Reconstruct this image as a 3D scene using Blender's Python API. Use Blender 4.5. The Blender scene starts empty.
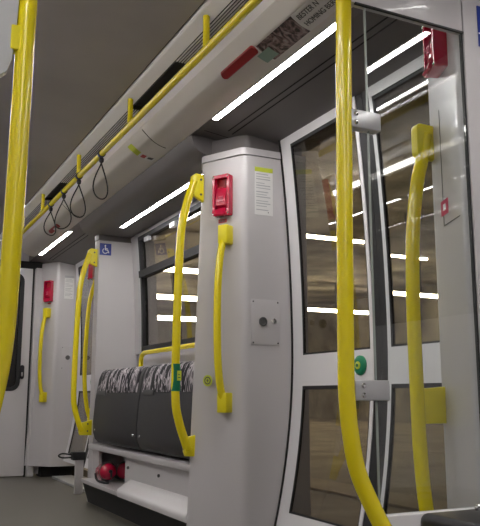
import bpy, bmesh, math, random
from mathutils import Vector, Matrix
random.seed(4)
SC = bpy.context.scene
COL = SC.collection
PI = math.pi
# ------------------------------------------------------------------ materials
def mat(name, col, rough=.5, metal=0., spec=.5, noise=None, bump=None, coat=0.):
    m = bpy.data.materials.new(name); m.use_nodes = True
    nt = m.node_tree; b = nt.nodes['Principled BSDF']
    b.inputs['Base Color'].default_value = (*col, 1); b.inputs['Roughness'].default_value = rough
    b.inputs['Metallic'].default_value = metal; b.inputs['Specular IOR Level'].default_value = spec
    b.inputs['Coat Weight'].default_value = coat
    tc = nt.nodes.new('ShaderNodeTexCoord')
    if noise:
        sc, amt = noise
        n = nt.nodes.new('ShaderNodeTexNoise'); n.inputs['Scale'].default_value = sc; n.inputs['Detail'].default_value = 5
        nt.links.new(tc.outputs['Object'], n.inputs['Vector'])
        r = nt.nodes.new('ShaderNodeValToRGB'); r.color_ramp.elements[0].position = .3; r.color_ramp.elements[1].position = .7
        r.color_ramp.elements[0].color = (*[c * (1 - amt) for c in col], 1); r.color_ramp.elements[1].color = (*[min(1, c * (1 + amt)) for c in col], 1)
        nt.links.new(n.outputs['Fac'], r.inputs['Fac']); nt.links.new(r.outputs['Color'], b.inputs['Base Color'])
    if bump:
        sc, st = bump
        n = nt.nodes.new('ShaderNodeTexNoise'); n.inputs['Scale'].default_value = sc
        nt.links.new(tc.outputs['Object'], n.inputs['Vector'])
        bp = nt.nodes.new('ShaderNodeBump'); bp.inputs['Strength'].default_value = st; bp.inputs['Distance'].default_value = .002
        nt.links.new(n.outputs['Fac'], bp.inputs['Height']); nt.links.new(bp.outputs['Normal'], b.inputs['Normal'])
    return m
def emis(name, col, s):
    m = bpy.data.materials.new(name); m.use_nodes = True; nt = m.node_tree; b = nt.nodes['Principled BSDF']
    b.inputs['Base Color'].default_value = (.9, .9, .9, 1); b.inputs['Emission Color'].default_value = (*col, 1); b.inputs['Emission Strength'].default_value = s
    return m
def glass(name, tint, refl=1., rough=.0):
    m = bpy.data.materials.new(name); m.use_nodes = True; nt = m.node_tree
    nt.nodes.remove(nt.nodes['Principled BSDF']); out = nt.nodes['Material Output']
    t = nt.nodes.new('ShaderNodeBsdfTransparent'); t.inputs[0].default_value = (*tint, 1)
    g = nt.nodes.new('ShaderNodeBsdfGlossy'); g.inputs['Roughness'].default_value = rough; g.inputs[0].default_value = (1, 1, 1, 1)
    f = nt.nodes.new('ShaderNodeFresnel'); f.inputs[0].default_value = 1.5
    k = nt.nodes.new('ShaderNodeMath'); k.operation = 'MULTIPLY'; k.inputs[1].default_value = refl; k.use_clamp = True
    mx = nt.nodes.new('ShaderNodeMixShader')
    gm = nt.nodes.new('ShaderNodeNewGeometry'); io = nt.nodes.new('ShaderNodeMapRange')   # keep the pane thin: same mirror strength on both faces
    io.inputs['To Min'].default_value = 1.5; io.inputs['To Max'].default_value = 1 / 1.5
    nt.links.new(gm.outputs['Backfacing'], io.inputs['Value']); nt.links.new(io.outputs['Result'], f.inputs[0])
    nt.links.new(f.outputs[0], k.inputs[0]); nt.links.new(k.outputs[0], mx.inputs[0])
    nt.links.new(t.outputs[0], mx.inputs[1]); nt.links.new(g.outputs[0], mx.inputs[2]); nt.links.new(mx.outputs[0], out.inputs[0])
    return m
def fabric_mat():
    m = mat('moquette', (.03, .03, .035), .9); nt = m.node_tree; b = nt.nodes['Principled BSDF']
    tc = nt.nodes.new('ShaderNodeTexCoord'); mp = nt.nodes.new('ShaderNodeMapping'); mp.inputs['Scale'].default_value = (1, 2.5, .7); mp.inputs['Rotation'].default_value = (.35, 0, 0)
    n = nt.nodes.new('ShaderNodeTexNoise'); n.inputs['Scale'].default_value = 9; n.inputs['Detail'].default_value = 2.5; n.inputs['Distortion'].default_value = 1.5
    r = nt.nodes.new('ShaderNodeValToRGB'); r.color_ramp.interpolation = 'LINEAR'
    e = r.color_ramp.elements; e[0].position = .44; e[0].color = (.012, .012, .016, 1); e[1].position = .56; e[1].color = (.50, .46, .49, 1)
    x = e.new(.48); x.color = (.02, .02, .025, 1); x = e.new(.51); x.color = (.55, .5, .53, 1); x = e.new(.60); x.color = (.03, .028, .035, 1)
    nt.links.new(tc.outputs['Object'], mp.inputs[0]); nt.links.new(mp.outputs[0], n.inputs['Vector']); nt.links.new(n.outputs['Fac'], r.inputs[0]); nt.links.new(r.outputs[0], b.inputs['Base Color'])
    return m
def photo_mat():
    m = mat('printed_picture', (.3, .25, .25), .35); nt = m.node_tree; b = nt.nodes['Principled BSDF']
    tc = nt.nodes.new('ShaderNodeTexCoord')
    n = nt.nodes.new('ShaderNodeTexNoise'); n.inputs['Scale'].default_value = 22; n.inputs['Detail'].default_value = 4; n.inputs['Distortion'].default_value = 2
    r = nt.nodes.new('ShaderNodeValToRGB'); e = r.color_ramp.elements
    e[0].position = .40; e[0].color = (.025, .02, .02, 1); e[1].position = .70; e[1].color = (.34, .32, .30, 1)
    x = e.new(.50); x.color = (.10, .06, .06, 1); x = e.new(.60); x.color = (.30, .20, .20, 1)
    nt.links.new(tc.outputs['Object'], n.inputs['Vector']); nt.links.new(n.outputs['Fac'], r.inputs[0]); nt.links.new(r.outputs[0], b.inputs['Base Color'])
    return m
def stone_mat(name, a, b_, sc):
    m = mat(name, a, .85); nt = m.node_tree; b = nt.nodes['Principled BSDF']
    tc = nt.nodes.new('ShaderNodeTexCoord')
    n = nt.nodes.new('ShaderNodeTexNoise'); n.inputs['Scale'].default_value = sc; n.inputs['Detail'].default_value = 6; n.inputs['Roughness'].default_value = .55
    r = nt.nodes.new('ShaderNodeValToRGB'); e = r.color_ramp.elements
    e[0].position = .35; e[0].color = (*a, 1); e[1].position = .65; e[1].color = (*b_, 1)
    nt.links.new(tc.outputs['Object'], n.inputs['Vector']); nt.links.new(n.outputs['Fac'], r.inputs[0]); nt.links.new(r.outputs[0], b.inputs['Base Color'])
    return m
M = dict(
    wall=mat('wall_grey', (.53, .508, .518), .32, noise=(1.5, .03), coat=.15),
    duct=mat('duct_cream', (.68, .645, .61), .42, noise=(1.5, .03)),
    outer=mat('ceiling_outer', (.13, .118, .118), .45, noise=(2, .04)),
    ceil=mat('ceiling_metal', (.35, .325, .31), .36, metal=.35, noise=(1.6, .12)),
    strip=mat('satin_strip', (.86, .85, .85), .4),
    white=mat('white_paint', (.74, .72, .73), .35),
    doorw=mat('door_white', (.76, .745, .76), .3, coat=.2),
    black=mat('black_rubber', (.012, .012, .014), .6),
    dark=mat('dark_gap', (.01, .009, .009), .8),
    gloss=mat('gloss_black', (.012, .011, .016), .42, spec=.35),
    yellow=mat('yellow_paint', (.80, .66, .006), .22, coat=.45),
    yellowd=mat('yellow_plate', (.80, .68, .008), .4),
    red=mat('signal_red', (.50, .006, .045), .25, coat=.5),
    redd=mat('red_strip', (.38, .006, .012), .4),
    alu=mat('aluminium', (.50, .50, .51), .35, metal=.35),
    chrome=mat('chrome', (.75, .75, .75), .15, metal=1),
    shell=mat('seat_shell', (.036, .035, .038), .55, noise=(300, .2), bump=(500, .2)),
    floor=mat('floor_vinyl', (.115, .107, .088), .38, noise=(130, .14)),
    fabric=fabric_mat(), photo=photo_mat(),
    green=mat('green_wrap', (.0, .16, .07), .4),
    greenb=mat('green_button', (.0, .22, .10), .3, coat=.4),
    lime=mat('lime_print', (.55, .62, .05), .5),
    paper=mat('paper_white', (.72, .71, .70), .5),
    ink=mat('grey_ink', (.42, .42, .44), .6),
    inkd=mat('dark_ink', (.09, .09, .09), .6),
    pteal=mat('pale_teal', (.26, .38, .33), .5),
    blue=mat('sign_blue', (.01, .03, .25), .4),
    swhite=mat('sign_white', (.8, .8, .82), .5),
    stred=mat('sticker_red', (.50, .06, .06), .5),
    pinkp=mat('sticker_pink', (.60, .05, .12), .5),
    lamp=emis('lamp_diffuser', (1, .975, .95), 13.),
    tube=emis('platform_tube', (1, .88, .66), 24.),
    grille=mat('grille_slats', (.45, .43, .44), .4, metal=.3),
    slat=mat('slat_white', (.62, .60, .61), .35),
    edge=mat('glass_edge', (.30, .34, .33), .2),
    cove=emis('added_wash_diffuser', (1, .96, .92), 4.5),  # glow of the added, unseen lamp that washes the ceiling
    hallwall=stone_mat('hall_wall', (.11, .095, .068), (.52, .475, .38), 1.1),
    hallfloor=stone_mat('platform_paving', (.18, .15, .105), (.42, .37, .285), 1.3),
    ledge=stone_mat('platform_edge', (.40, .33, .23), (.5, .43, .32), 2.),
    glass=glass('screen_glass', (.93, .95, .95), 1.0),
    wglass=glass('window_glass', (.62, .60, .56), 1.3),
)
# ------------------------------------------------------------------ mesh helpers
def link(name, bm, m, parent=None, smooth=False, mats=None):
    me = bpy.data.meshes.new(name); bmesh.ops.recalc_face_normals(bm, faces=bm.faces[:]); bm.to_mesh(me); bm.free()
    for mm in (mats or [m]): me.materials.append(mm)
    o = bpy.data.objects.new(name, me); COL.objects.link(o)
    if parent: o.parent = parent
    if smooth:
        for p in me.polygons: p.use_smooth = True
        try: me.set_sharp_from_angle(angle=math.radians(38))
        except Exception: pass
    return o
def BM(): return bmesh.new()
def box(bm, x0, x1, y0, y1, z0, z1, bev=0., seg=2):
    r = bmesh.ops.create_cube(bm, size=1.)
    vs = r['verts']
    for v in vs: v.co = Vector((x0 + (v.co.x + .5) * (x1 - x0), y0 + (v.co.y + .5) * (y1 - y0), z0 + (v.co.z + .5) * (z1 - z0)))
    if bev > 0:
        es = list({e for v in vs for e in v.link_edges})
        bmesh.ops.bevel(bm, geom=es, offset=bev, segments=seg, profile=.5, affect='EDGES')
    return bm
def prism(bm, pts, axis, a, b, bev=0.):
    """polygon pts in the plane normal to axis, extruded a..b.  axis y: (x,z); axis z: (x,y); axis x: (y,z)"""
    def P(p, t):
        return {'y': (p[0], t, p[1]), 'z': (p[0], p[1], t), 'x': (t, p[0], p[1])}[axis]
    A = [bm.verts.new(P(p, a)) for p in pts]; B = [bm.verts.new(P(p, b)) for p in pts]
    n = len(pts)
    fs = [bm.faces.new(A), bm.faces.new(B[::-1])]
    for i in range(n): fs.append(bm.faces.new((A[i], B[i], B[(i + 1) % n], A[(i + 1) % n])))
    if bev > 0:
        es = list({e for f in fs[:2] for e in f.edges})
        bmesh.ops.recalc_face_normals(bm, faces=fs)
        bmesh.ops.bevel(bm, geom=es, offset=bev, segments=2, profile=.5, affect='EDGES')
    return bm
def smooth_path(pts, n=6):
    P = [Vector(p) for p in pts]; out = []
    for i in range(len(P) - 1):
        p0 = P[i - 1] if i else P[0] * 2 - P[1]; p1 = P[i]; p2 = P[i + 1]; p3 = P[i + 2] if i + 2 < len(P) else P[-1] * 2 - P[-2]
        for k in range(n):
            t = k / n
            out.append(.5 * ((2 * p1) + (p2 - p0) * t + (2 * p0 - 5 * p1 + 4 * p2 - p3) * t * t + (3 * p1 - p0 - 3 * p2 + p3) * t ** 3))
    out.append(P[-1]); return out
def tube(bm, pts, r, seg=16, closed=False, smooth=0):
    P = smooth_path(pts, smooth) if smooth else [Vector(p) for p in pts]
    n = len(P); rings = []; up = None
    for i in range(n):
        if closed: t = P[(i + 1) % n] - P[i - 1]
        else: t = (P[min(i + 1, n - 1)] - P[max(i - 1, 0)])
        t.normalize()
        if up is None:
            up = Vector((0, 0, 1)) if abs(t.z) < .9 else Vector((1, 0, 0))
        u = (up - t * up.dot(t)).normalized(); up = u; w = t.cross(u)
        rings.append([bm.verts.new(P[i] + (u * math.cos(a) + w * math.sin(a)) * r) for a in [2 * PI * k / seg for k in range(seg)]])
    m = n if closed else n - 1
    for i in range(m):
        A = rings[i]; B = rings[(i + 1) % n]
        for k in range(seg): bm.faces.new((A[k], A[(k + 1) % seg], B[(k + 1) % seg], B[k]))
    if not closed: bm.faces.new(rings[0][::-1]); bm.faces.new(rings[-1])
    return bm
def lathe(bm, prof, origin, axis, seg=24):
    """prof: (radius, distance along axis)"""
    ax = Vector(axis).normalized(); up = Vector((0, 0, 1)) if abs(ax.z) < .9 else Vector((1, 0, 0))
    u = (up - ax * up.dot(ax)).normalized(); w = ax.cross(u); O = Vector(origin); rings = []
    for r, d in prof:
        r = max(r, 1e-4)
        rings.append([bm.verts.new(O + ax * d + (u * math.cos(a) + w * math.sin(a)) * r) for a in [2 * PI * k / seg for k in range(seg)]])
    for A, B in zip(rings, rings[1:]):
        for k in range(seg): bm.faces.new((A[k], A[(k + 1) % seg], B[(k + 1) % seg], B[k]))
    bm.faces.new(rings[0][::-1]); bm.faces.new(rings[-1]); return bm
def round_rect(x0, x1, z0, z1, r, n=5):
    out = []
    for cx, cz, a0 in ((x1 - r, z1 - r, 0), (x0 + r, z1 - r, PI / 2), (x0 + r, z0 + r, PI), (x1 - r, z0 + r, 1.5 * PI)):
        for k in range(n + 1):
            a = a0 + PI / 2 * k / n; out.append((cx + r * math.cos(a), cz + r * math.sin(a)))
    return out
def frame_prism(bm, outer, inner, axis, a, b):
    """ring between two outlines with equal point counts"""
    def P(p, t): return {'y': (p[0], t, p[1]), 'x': (t, p[0], p[1])}[axis]
    n = len(outer); V = [[bm.verts.new(P(p, t)) for p in L] for L in (outer, inner) for t in (a, b)]
    oa, ob, ia, ib = V
    for i in range(n):
        j = (i + 1) % n
        bm.faces.new((oa[i], oa[j], ia[j], ia[i])); bm.faces.new((ob[i], ib[i], ib[j], ob[j]))
        bm.faces.new((oa[i], ob[i], ob[j], oa[j])); bm.faces.new((ia[i], ia[j], ib[j], ib[i]))
    return bm
def frame_prism2(bm, outer, inner, a, b):
    n = len(outer); oa, ob, ia, ib = [[bm.verts.new((p[0], p[1], t)) for p in L] for L in (outer, inner) for t in (a, b)]
    for i in range(n):
        j = (i + 1) % n
        for q in ((oa[i], oa[j], ia[j], ia[i]), (ob[i], ib[i], ib[j], ob[j]), (oa[i], ob[i], ob[j], oa[j]), (ia[i], ia[j], ib[j], ib[i])): bm.faces.new(q)
    return bm
def tag(o, label=None, cat=None, group=None, kind=None):
    if label: o['label'] = label
    if cat: o['category'] = cat
    if group: o['group'] = group
    if kind: o['kind'] = kind
    return o
def struct(name, bm, m, label=None, smooth=False, parent=None, mats=None):
    o = link(name, bm, m, parent, smooth, mats)
    if not parent:
        o['kind'] = 'structure'; o['category'] = name.split('_')[0]
        if label: o['label'] = label
    return o
def empty(name, loc=(0, 0, 0), rz=0., label=None, cat=None, group=None, kind=None):
    o = bpy.data.objects.new(name, None); COL.objects.link(o); o.location = loc; o.rotation_euler = (0, 0, rz); o.empty_display_size = .05
    return tag(o, label, cat, group, kind)
def copy_tree(o, parent=None):
    c = o.copy(); COL.objects.link(c); c.parent = parent
    for ch in [x for x in bpy.data.objects if x.parent == o]: copy_tree(ch, c)
    return c
def text_mesh(name, s, size, m, parent, loc, rot, ext=.0006, align='LEFT'):
    cu = bpy.data.curves.new(name + '_c', 'FONT'); cu.body = s; cu.size = size; cu.extrude = ext; cu.align_x = align
    t = bpy.data.objects.new(name + '_t', cu); COL.objects.link(t)
    bpy.context.view_layer.update()
    me = bpy.data.meshes.new_from_object(t.evaluated_get(bpy.context.evaluated_depsgraph_get()))
    bpy.data.objects.remove(t); bpy.data.curves.remove(cu)
    me.name = name; me.materials.clear(); me.materials.append(m)
    o = bpy.data.objects.new(name, me); COL.objects.link(o); o.parent = parent; o.location = loc; o.rotation_euler = rot
    return o
# ------------------------------------------------------------------ body shape of the carriage (Y runs down the carriage, X to the doors)
CX = .65                                   # centre line
def XW(z):                                 # bulging side wall / door plane
    return 1.80 - (.058 * ((z - .95) / 1.) ** 2 if z > .95 else .09 * ((.95 - z) / .75) ** 2)
YN, YF = -2.3, 7.55
def cbox(bm, y0, y1, z0, z1, o0, o1, n=None):
    """box that follows the bulge of the side wall; o0..o1 are X offsets from it"""
    n = n or max(2, int((z1 - z0) / .08)); R = []
    for i in range(n + 1):
        z = z0 + (z1 - z0) * i / n; x = XW(z)
        R.append([bm.verts.new(p) for p in ((x + o0, y0, z), (x + o0, y1, z), (x + o1, y1, z), (x + o1, y0, z))])
    for A, B in zip(R, R[1:]):
        for k in range(4): bm.faces.new((A[k], A[(k + 1) % 4], B[(k + 1) % 4], B[k]))
    bm.faces.new(R[0]); bm.faces.new(R[-1][::-1]); return bm
def mirror_obj(o, name):
    me = o.data.copy()
    for v in me.vertices: v.co.x = 2 * CX - v.co.x
    me.flip_normals(); c = bpy.data.objects.new(name, me); COL.objects.link(c)
    for k in o.keys(): c[k] = o[k]
    return c
# floor
b = box(BM(), -.62, 1.92, YN, YF, -.05, 0.); struct('floor', b, M['floor'], 'grey green speckled vinyl floor of the carriage aisle')
# centre ceiling: shallow crown
pts = []
for i in range(13):
    x = 2 * CX - 1.055 + (2 * 1.055 - 2 * CX) * i / 12; pts.append((x, 2.2 + .03 * (1 - ((x - CX) / .405) ** 2)))
b = prism(BM(), pts + [(1.055, 2.26), (2 * CX - 1.055, 2.26)], 'y', YN, YF); struct('ceiling', b, M['ceil'], 'dark brushed grey flat centre ceiling', True)
b = box(BM(), 1.052, 1.066, YN, YF, 2.208, 2.25)
trim0 = struct('trim_1', b, M['dark'], 'black groove beside the flat centre ceiling'); mirror_obj(trim0, 'trim_2')
# satin strip between groove and grille
b = prism(BM(), [(1.064, 2.198), (1.075, 2.192), (1.130, 2.178), (1.130, 2.25), (1.064, 2.25)], 'y', YN, YF)
t = struct('trim_3', b, M['strip'], 'pale satin metal strip between ceiling groove and grille'); mirror_obj(t, 'trim_4')
# duct with advertising slope, soft cove to lamp ceiling
prof = [(1.205, 2.25), (1.205, 2.100), (1.212, 2.092)]
for i in range(9):                        # gently rounded slope
    t_ = i / 8; x = 1.212 + (1.365 - 1.212) * t_; z = 2.092 + (2.008 - 2.092) * t_ - .020 * math.sin(PI * t_); prof.append((x, z))
prof += [(1.375, 2.006), (1.375, 2.25)]
b = prism(BM(), prof, 'y', YN, 7.0)
duct = struct('trim_5', b, M['duct'], 'cream sloping duct cover carrying the advert above the lamps', True); mirror_obj(duct, 'trim_6')
# rounded far end of the duct
b = BM()
rings = []
for k in range(7):
    a = PI / 2 * k / 6; s = math.cos(a); y = 7.0 + .16 * math.sin(a)
    rings.append([b.verts.new((1.375 + (p[0] - 1.375) * (s * .75 + .25), y, 2.1 + (p[1] - 2.1) * (s * .55 + .45) if p[1] < 2.2 else 2.25)) for p in prof])
for A, B in zip(rings, rings[1:]):
    for i in range(len(prof) - 1): b.faces.new((A[i], A[i + 1], B[i + 1], B[i]))
struct('trim_7', b, M['duct'], 'rounded far end of the cream duct cover', True)
# outer ceiling (slopes down to the doors)
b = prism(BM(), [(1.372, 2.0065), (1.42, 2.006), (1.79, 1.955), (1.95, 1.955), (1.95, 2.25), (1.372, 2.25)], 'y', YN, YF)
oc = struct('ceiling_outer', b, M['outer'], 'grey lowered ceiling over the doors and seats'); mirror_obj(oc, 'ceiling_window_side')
def oz(x): return 2.006 - .051 * (x - 1.42) / .37
# grooves and seams in the outer ceiling
n = 8
for (x0, x1, y0, y1) in ((1.503, 1.509, 1.52, 3.15), (1.535, 1.541, 1.52, 3.17), (1.503, 1.509, 5.72, 7.05), (1.535, 1.541, 5.72, 7.05), (1.38, 1.80, 3.222, 3.226), (1.765, 1.775, 1.7, 3.09), (1.765, 1.775, 5.7, 7.05)):
    b = prism(BM(), [(x0, oz(x0) - .0012), (x1, oz(x1) - .0012), (x1, oz(x1) + .01), (x0, oz(x0) + .01)], 'y', y0, y1)
    struct('trim_%d' % n, b, M['dark'], 'dark joint line in the lowered grey ceiling'); n += 1
# seams across the duct
for y in (3.57, 5.3):
    b = BM()
    P = [(p[0] - .0008, p[1] - .001) for p in prof[2:11]]
    prism(b, P + [(p[0] + .004, p[1] + .006) for p in P[::-1]], 'y', y, y + .005)
    struct('trim_%d' % n, b, M['dark'], 'thin dark seam across the cream duct cover'); n += 1
# air grille beside the duct
def grille(y0, y1, label):
    g = empty('air_grille', (1.16, y0, 2.17), 0, label, 'air vent', None)
    link('back_plate', box(BM(), -.030, .046, 0, y1 - y0, .010, .05), M['dark'], g)
    b = BM()
    for k in range(6):
        x = -.028 + k * .0125; prism(b, [(x, .0005), (x + .0055, .000), (x + .0055, .003), (x, .003)], 'y', 0, y1 - y0)
    link('slats', b, M['slat'], g)
    return g
grille(YN, 2.90, 'slatted air grille above the yellow overhead rail, nearest the camera')
grille(3.52, 5.02, 'slatted air grille above the yellow rail, between the second and third bracket')
grille(5.55, 7.0, 'slatted air grille above the yellow rail at the far end')
for (y0, y1) in ((2.90, 3.52), (5.02, 5.55)):
    g = empty('air_slot', (1.16, y0, 2.17), 0, 'plain black air slot without slats beside the duct, %s' % ('between the first two rail brackets' if y0 < 3 else 'near the far straps'), 'air vent')
    link('recess', box(BM(), -.030, .046, 0, y1 - y0, .025, .05), M['dark'], g)
    b = BM(); box(b, -.030, -.026, 0, y1 - y0, .0, .03); box(b, .041, .045, 0, y1 - y0, 0, .03); link('rim', b, M['dark'], g)
# left hand sides of the same cover so the roof is closed
struct('trim_%d' % n, box(BM(), 2 * CX - 1.205, 2 * CX - 1.130, YN, YF, 2.18, 2.2), M['grille'], 'grey strip of the window side duct'); n += 1
# ------------------------------------------------------------------ ceiling lamps
def lamp(x, y0, y1, label, w=.031):
    z = 1.9065 if abs(x - CX) > .9 else 2.0062
    L = empty('ceiling_lamp', (x, (y0 + y1) / 2, z), 0, label, 'lamp', 'strip lamps in the ceiling')
    h = (y1 - y0) / 2
    b = BM(); frame_prism2(b, round_rect(-w / 2 - .003, w / 2 + .003, -h - .003, h + .003, w * .5), round_rect(-w / 2, w / 2, -h, h, w * .45), -.005, .002); link('housing', b, M['alu'], L)
    pts = round_rect(-w / 2, w / 2, -h, h, w * .45)
    link('diffuser', prism(BM(), pts, 'z', -.003, .001), M['lamp'], L)
    return L
lamp(1.393, 1.98, 3.06, 'long white strip lamp over the near doors, beside the advert')
lamp(1.577, 3.40, 5.04, 'white strip lamp set further out over the folded seats')
lamp(1.393, 5.78, 6.89, 'short distant white strip lamp by the far end of the duct')
lamp(1.577, -.9, 1.21, 'white strip lamp behind the camera that mirrors in the glass screen')
for (x, y0, y1, w) in ((-.093, 1.95, 3.05, 'opposite the near doors'), (-.093, 3.25, 4.4, 'added as fill opposite the nearer folded seat'), (-.093, 4.5, 5.65, 'added as fill opposite the farther folded seat'), (-.093, 5.78, 6.89, 'opposite the far doors'),  # lamps in the gaps between the mirrored ones are added to brighten the interior
                       (-.093, .5, 1.7, 'added as fill above and left of the photographer'), (-.093, -.9, .3, 'added as fill just behind the photographer'), (-.277, -2.1, -1.1, 'at the back of the carriage')):
    lamp(x, y0, y1, 'white strip lamp outside the frame, ' + w)
CL = empty('added_wash_lamp', (.098, 2.4, 2.125), 0, 'unseen slim strip lamp added on the opposite duct edge to brighten the ceiling, outside the frame', 'lamp')  # unseen lamp, added to lift the brightness of ceiling and duct
link('diffuser', box(BM(), 0, .006, -4.4, 4.4, -.012, .020), M['cove'], CL); link('housing', box(BM(), -.006, 0, -4.4, 4.4, -.016, .024), M['alu'], CL)
# ------------------------------------------------------------------ overhead rail
R = empty('overhead_rail', (1.10, 2.5, 2.047), 0, 'long yellow overhead grab rail hung below the slatted grille', 'grab rail')
link('rail_tube', tube(BM(), [(0, y, 0) for y in (-3.2, -1, 0, 2, 4.3)], .0165, 20), M['yellow'], R, True)
for y in (-1.95, -1.0, 0, .93, 1.92, 2.94, 3.7):
    k = link('bracket', tube(BM(), [(0, y, .010), (0, y, .075), (0, y, .139)], .0135, 16), M['yellow'], R, True)
# strap hangers
def strap(y, tilt, w, h, label, sq=0.):
    s = empty('strap_hanger', (1.10, y, 2.047), 0, label, 'strap hanger', 'black straps on the yellow rail')
    c = [(math.cos(a) * .0195, 0, math.sin(a) * .0195) for a in [2 * PI * k / 20 for k in range(20)]]
    b = BM(); prev = None
    for yy in (-.011, .011):
        pass
    O = [(math.cos(2 * PI * k / 20) * .0215, math.sin(2 * PI * k / 20) * .0215) for k in range(20)]; I = [(p[0] * .8, p[1] * .8) for p in O]
    frame_prism(b, O, I, 'y', -.012, .012); link('clamp', b, M['black'], s)
    b = BM(); lathe(b, [(.004, 0), (.012, .004), (.014, .014), (.012, .026), (.005, .032)], (0, 0, -.0215), (0, 0, -1), 16); link('swivel', b, M['black'], s, True)
    pts = []
    for k in range(28):
        a = 2 * PI * k / 28; t = (1 - math.cos(a)) / 2           # teardrop
        y_ = math.sin(a) * w * (t ** .75); z_ = -.052 - h * t
        pts.append((y_ * math.sin(tilt) * 1.0 + sq * t, y_ * math.cos(tilt), z_))
    link('loop', tube(BM(), pts, 0.0038, 8, closed=True), M['black'], s, True)
    return s
strap(3.92, 1.0, .085, .205, 'black strap hanger nearest the camera, widest teardrop loop')
strap(4.40, 1.1, .085, .205, 'black strap hanger second from the camera')
strap(4.78, -.5, .11, .20, 'black strap hanger third from the camera, swung across the rail')
strap(5.16, .9, .09, .17, 'black strap hanger farthest from the camera')
# ------------------------------------------------------------------ pillars
def arc_corner(p0, c, p1, r=.03, n=6):
    """rounded corner points at c between directions to p0 and p1"""
    c = Vector(c); a = (Vector(p0) - c).normalized(); d = (Vector(p1) - c).normalized()
    A = c + a * r; B = c + d * r
    return [tuple((1 - t) ** 2 * A + 2 * t * (1 - t) * c + t * t * B) for t in [k / n for k in range(n + 1)]]
def pillar(name, plan_fn, z0, z1, m, label, top_band=True):
    """plan_fn(z) -> plan polygon (x,y); lofted so that the door edge follows the bulge"""
    b = BM(); R = []; n = 20
    zs = [z0 + (z1 - z0) * i / n for i in range(n + 1)]
    for z in zs: R.append([b.verts.new((p[0], p[1], z)) for p in plan_fn(z)])
    for A, B in zip(R, R[1:]):
        for k in range(len(A)): b.faces.new((A[k], A[(k + 1) % len(A)], B[(k + 1) % len(A)], B[k]))
    b.faces.new(R[0]); b.faces.new(R[-1][::-1])
    return struct(name, b, m, label, True)
def plan_far(dx, dy, zoff=0, back=3.42, ex=0.):       # faces the camera: jamb - corner - slanted face - edge
    def f(z):
        j = (XW(z) + .0, 3.085 + dy); c = (1.56 + dx, 3.085 + dy); l = (1.443 - .042 * (1.86 - z) + dx, 3.31 + dy); k = (1.49 + dx, back + dy); w = (1.90, back + dy)
        e = ex
        pts = [j] + arc_corner(j, c, l, .028) + arc_corner(c, l, k, .022) + [k, w, (1.90, 3.085 + dy)]
        return [(p[0] - e if p[0] < 1.7 else p[0], p[1] - (e if p[1] < 3.2 + dy else 0)) for p in pts]
    return f
def plan_near(dx, dy, y_c, y_l, x_c, x_l, y_b, ex=0.):  # mirrored: seen through the glass
    def f(z):
        j = (XW(z), y_c); c = (x_c, y_c); l = (x_l, y_l); k = (x_l + .01, y_b)
        pts = [j] + arc_corner(j, c, l, .028) + arc_corner(c, l, k, .02) + [k, (1.90, y_b), (1.90, y_c)]
        return [(p[0] - ex if p[0] < 1.7 else p[0], p[1] + (ex if p[1] > (y_c + y_l) / 2 else 0)) for p in pts]
    return f
pillar('wall_middle', plan_far(0, 0), .10, 1.865, M['wall'], 'light grey rounded pillar between near doors and folded seats')
pillar('wall_middle_flare', plan_far(0, 0, ex=-.035), 1.902, 1.985, M['outer'], 'grey neck where the middle pillar meets the ceiling')
pillar('wall_middle_top', plan_far(0, 0, ex=.006), 1.868, 1.901, M['wall'], 'grey collar at the top of the middle pillar')
pillar('wall_far', plan_far(.04, 3.98), .10, 1.985, M['wall'], 'light grey far pillar beyond the far doors')
pillar('wall_near', plan_near(0, 0, 1.77, 1.52, 1.545, 1.44, 1.506), .0, 1.985, M['wall'], 'grey door pillar seen through the glass screen')
pillar('wall_seat_end', plan_near(0, 0, 5.68, 5.44, 1.615, 1.50, 5.36), .0, 1.865, M['wall'], 'pale panel at the far end of the folded seats')
pillar('wall_seat_end_top', plan_near(0, 0, 5.68, 5.44, 1.615, 1.495, 5.355), 1.868, 1.985, M['outer'], 'grey collar over the panel beyond the seats')
# black kick bases recessed below the pillars
for nme, xa, ya, yb in (('baseboard_middle', 1.50, 3.16, 3.42), ('baseboard_far', 1.55, 7.20, 7.4)):
    struct(nme, box(BM(), xa, 1.88, ya, yb, 0, .10), M['dark'], 'black recessed kick base under the pillar')
# ------------------------------------------------------------------ bay wall with window
Y0, Y1 = 3.42, 5.36
b = BM(); cbox(b, Y0, Y1, .42, 1.045, .03, .12); cbox(b, Y0, Y1, 0, .42, .06, .14)
cbox(b, Y0, Y1, 1.87, 1.90, .0, .12); cbox(b, 5.19, Y1, 1.03, 1.885, .005, .12); cbox(b, Y0, 3.52, 1.03, 1.885, .005, .12)
struct('wall_right', b, M['wall'], 'light grey side wall around the seat window')
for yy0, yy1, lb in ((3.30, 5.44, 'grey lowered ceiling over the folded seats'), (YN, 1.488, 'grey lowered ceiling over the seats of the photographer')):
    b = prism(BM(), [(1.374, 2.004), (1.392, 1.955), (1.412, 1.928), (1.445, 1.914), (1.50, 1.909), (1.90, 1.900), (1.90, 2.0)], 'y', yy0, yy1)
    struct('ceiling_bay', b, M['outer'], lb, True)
W = empty('window_1', (0, 0, 0), 0, 'black framed window with top vent above the folded seats', 'window', None, 'structure')
b = BM(); cbox(b, 3.52, 5.19, 1.045, 1.08, -.004, .04); cbox(b, 3.52, 5.19, 1.845, 1.875, -.004, .04)
cbox(b, 5.162, 5.19, 1.045, 1.87, -.004, .04); cbox(b, 3.52, 3.55, 1.045, 1.87, -.004, .04)
link('window_frame', b, M['black'], W)
b = BM(); cbox(b, 3.52, 5.19, 1.575, 1.625, -.014, .035); link('transom', b, M['black'], W)
b = BM(); cbox(b, 3.55, 5.162, 1.07, 1.58, .018, .024); link('window_pane', b, M['wglass'], W, True)
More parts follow.
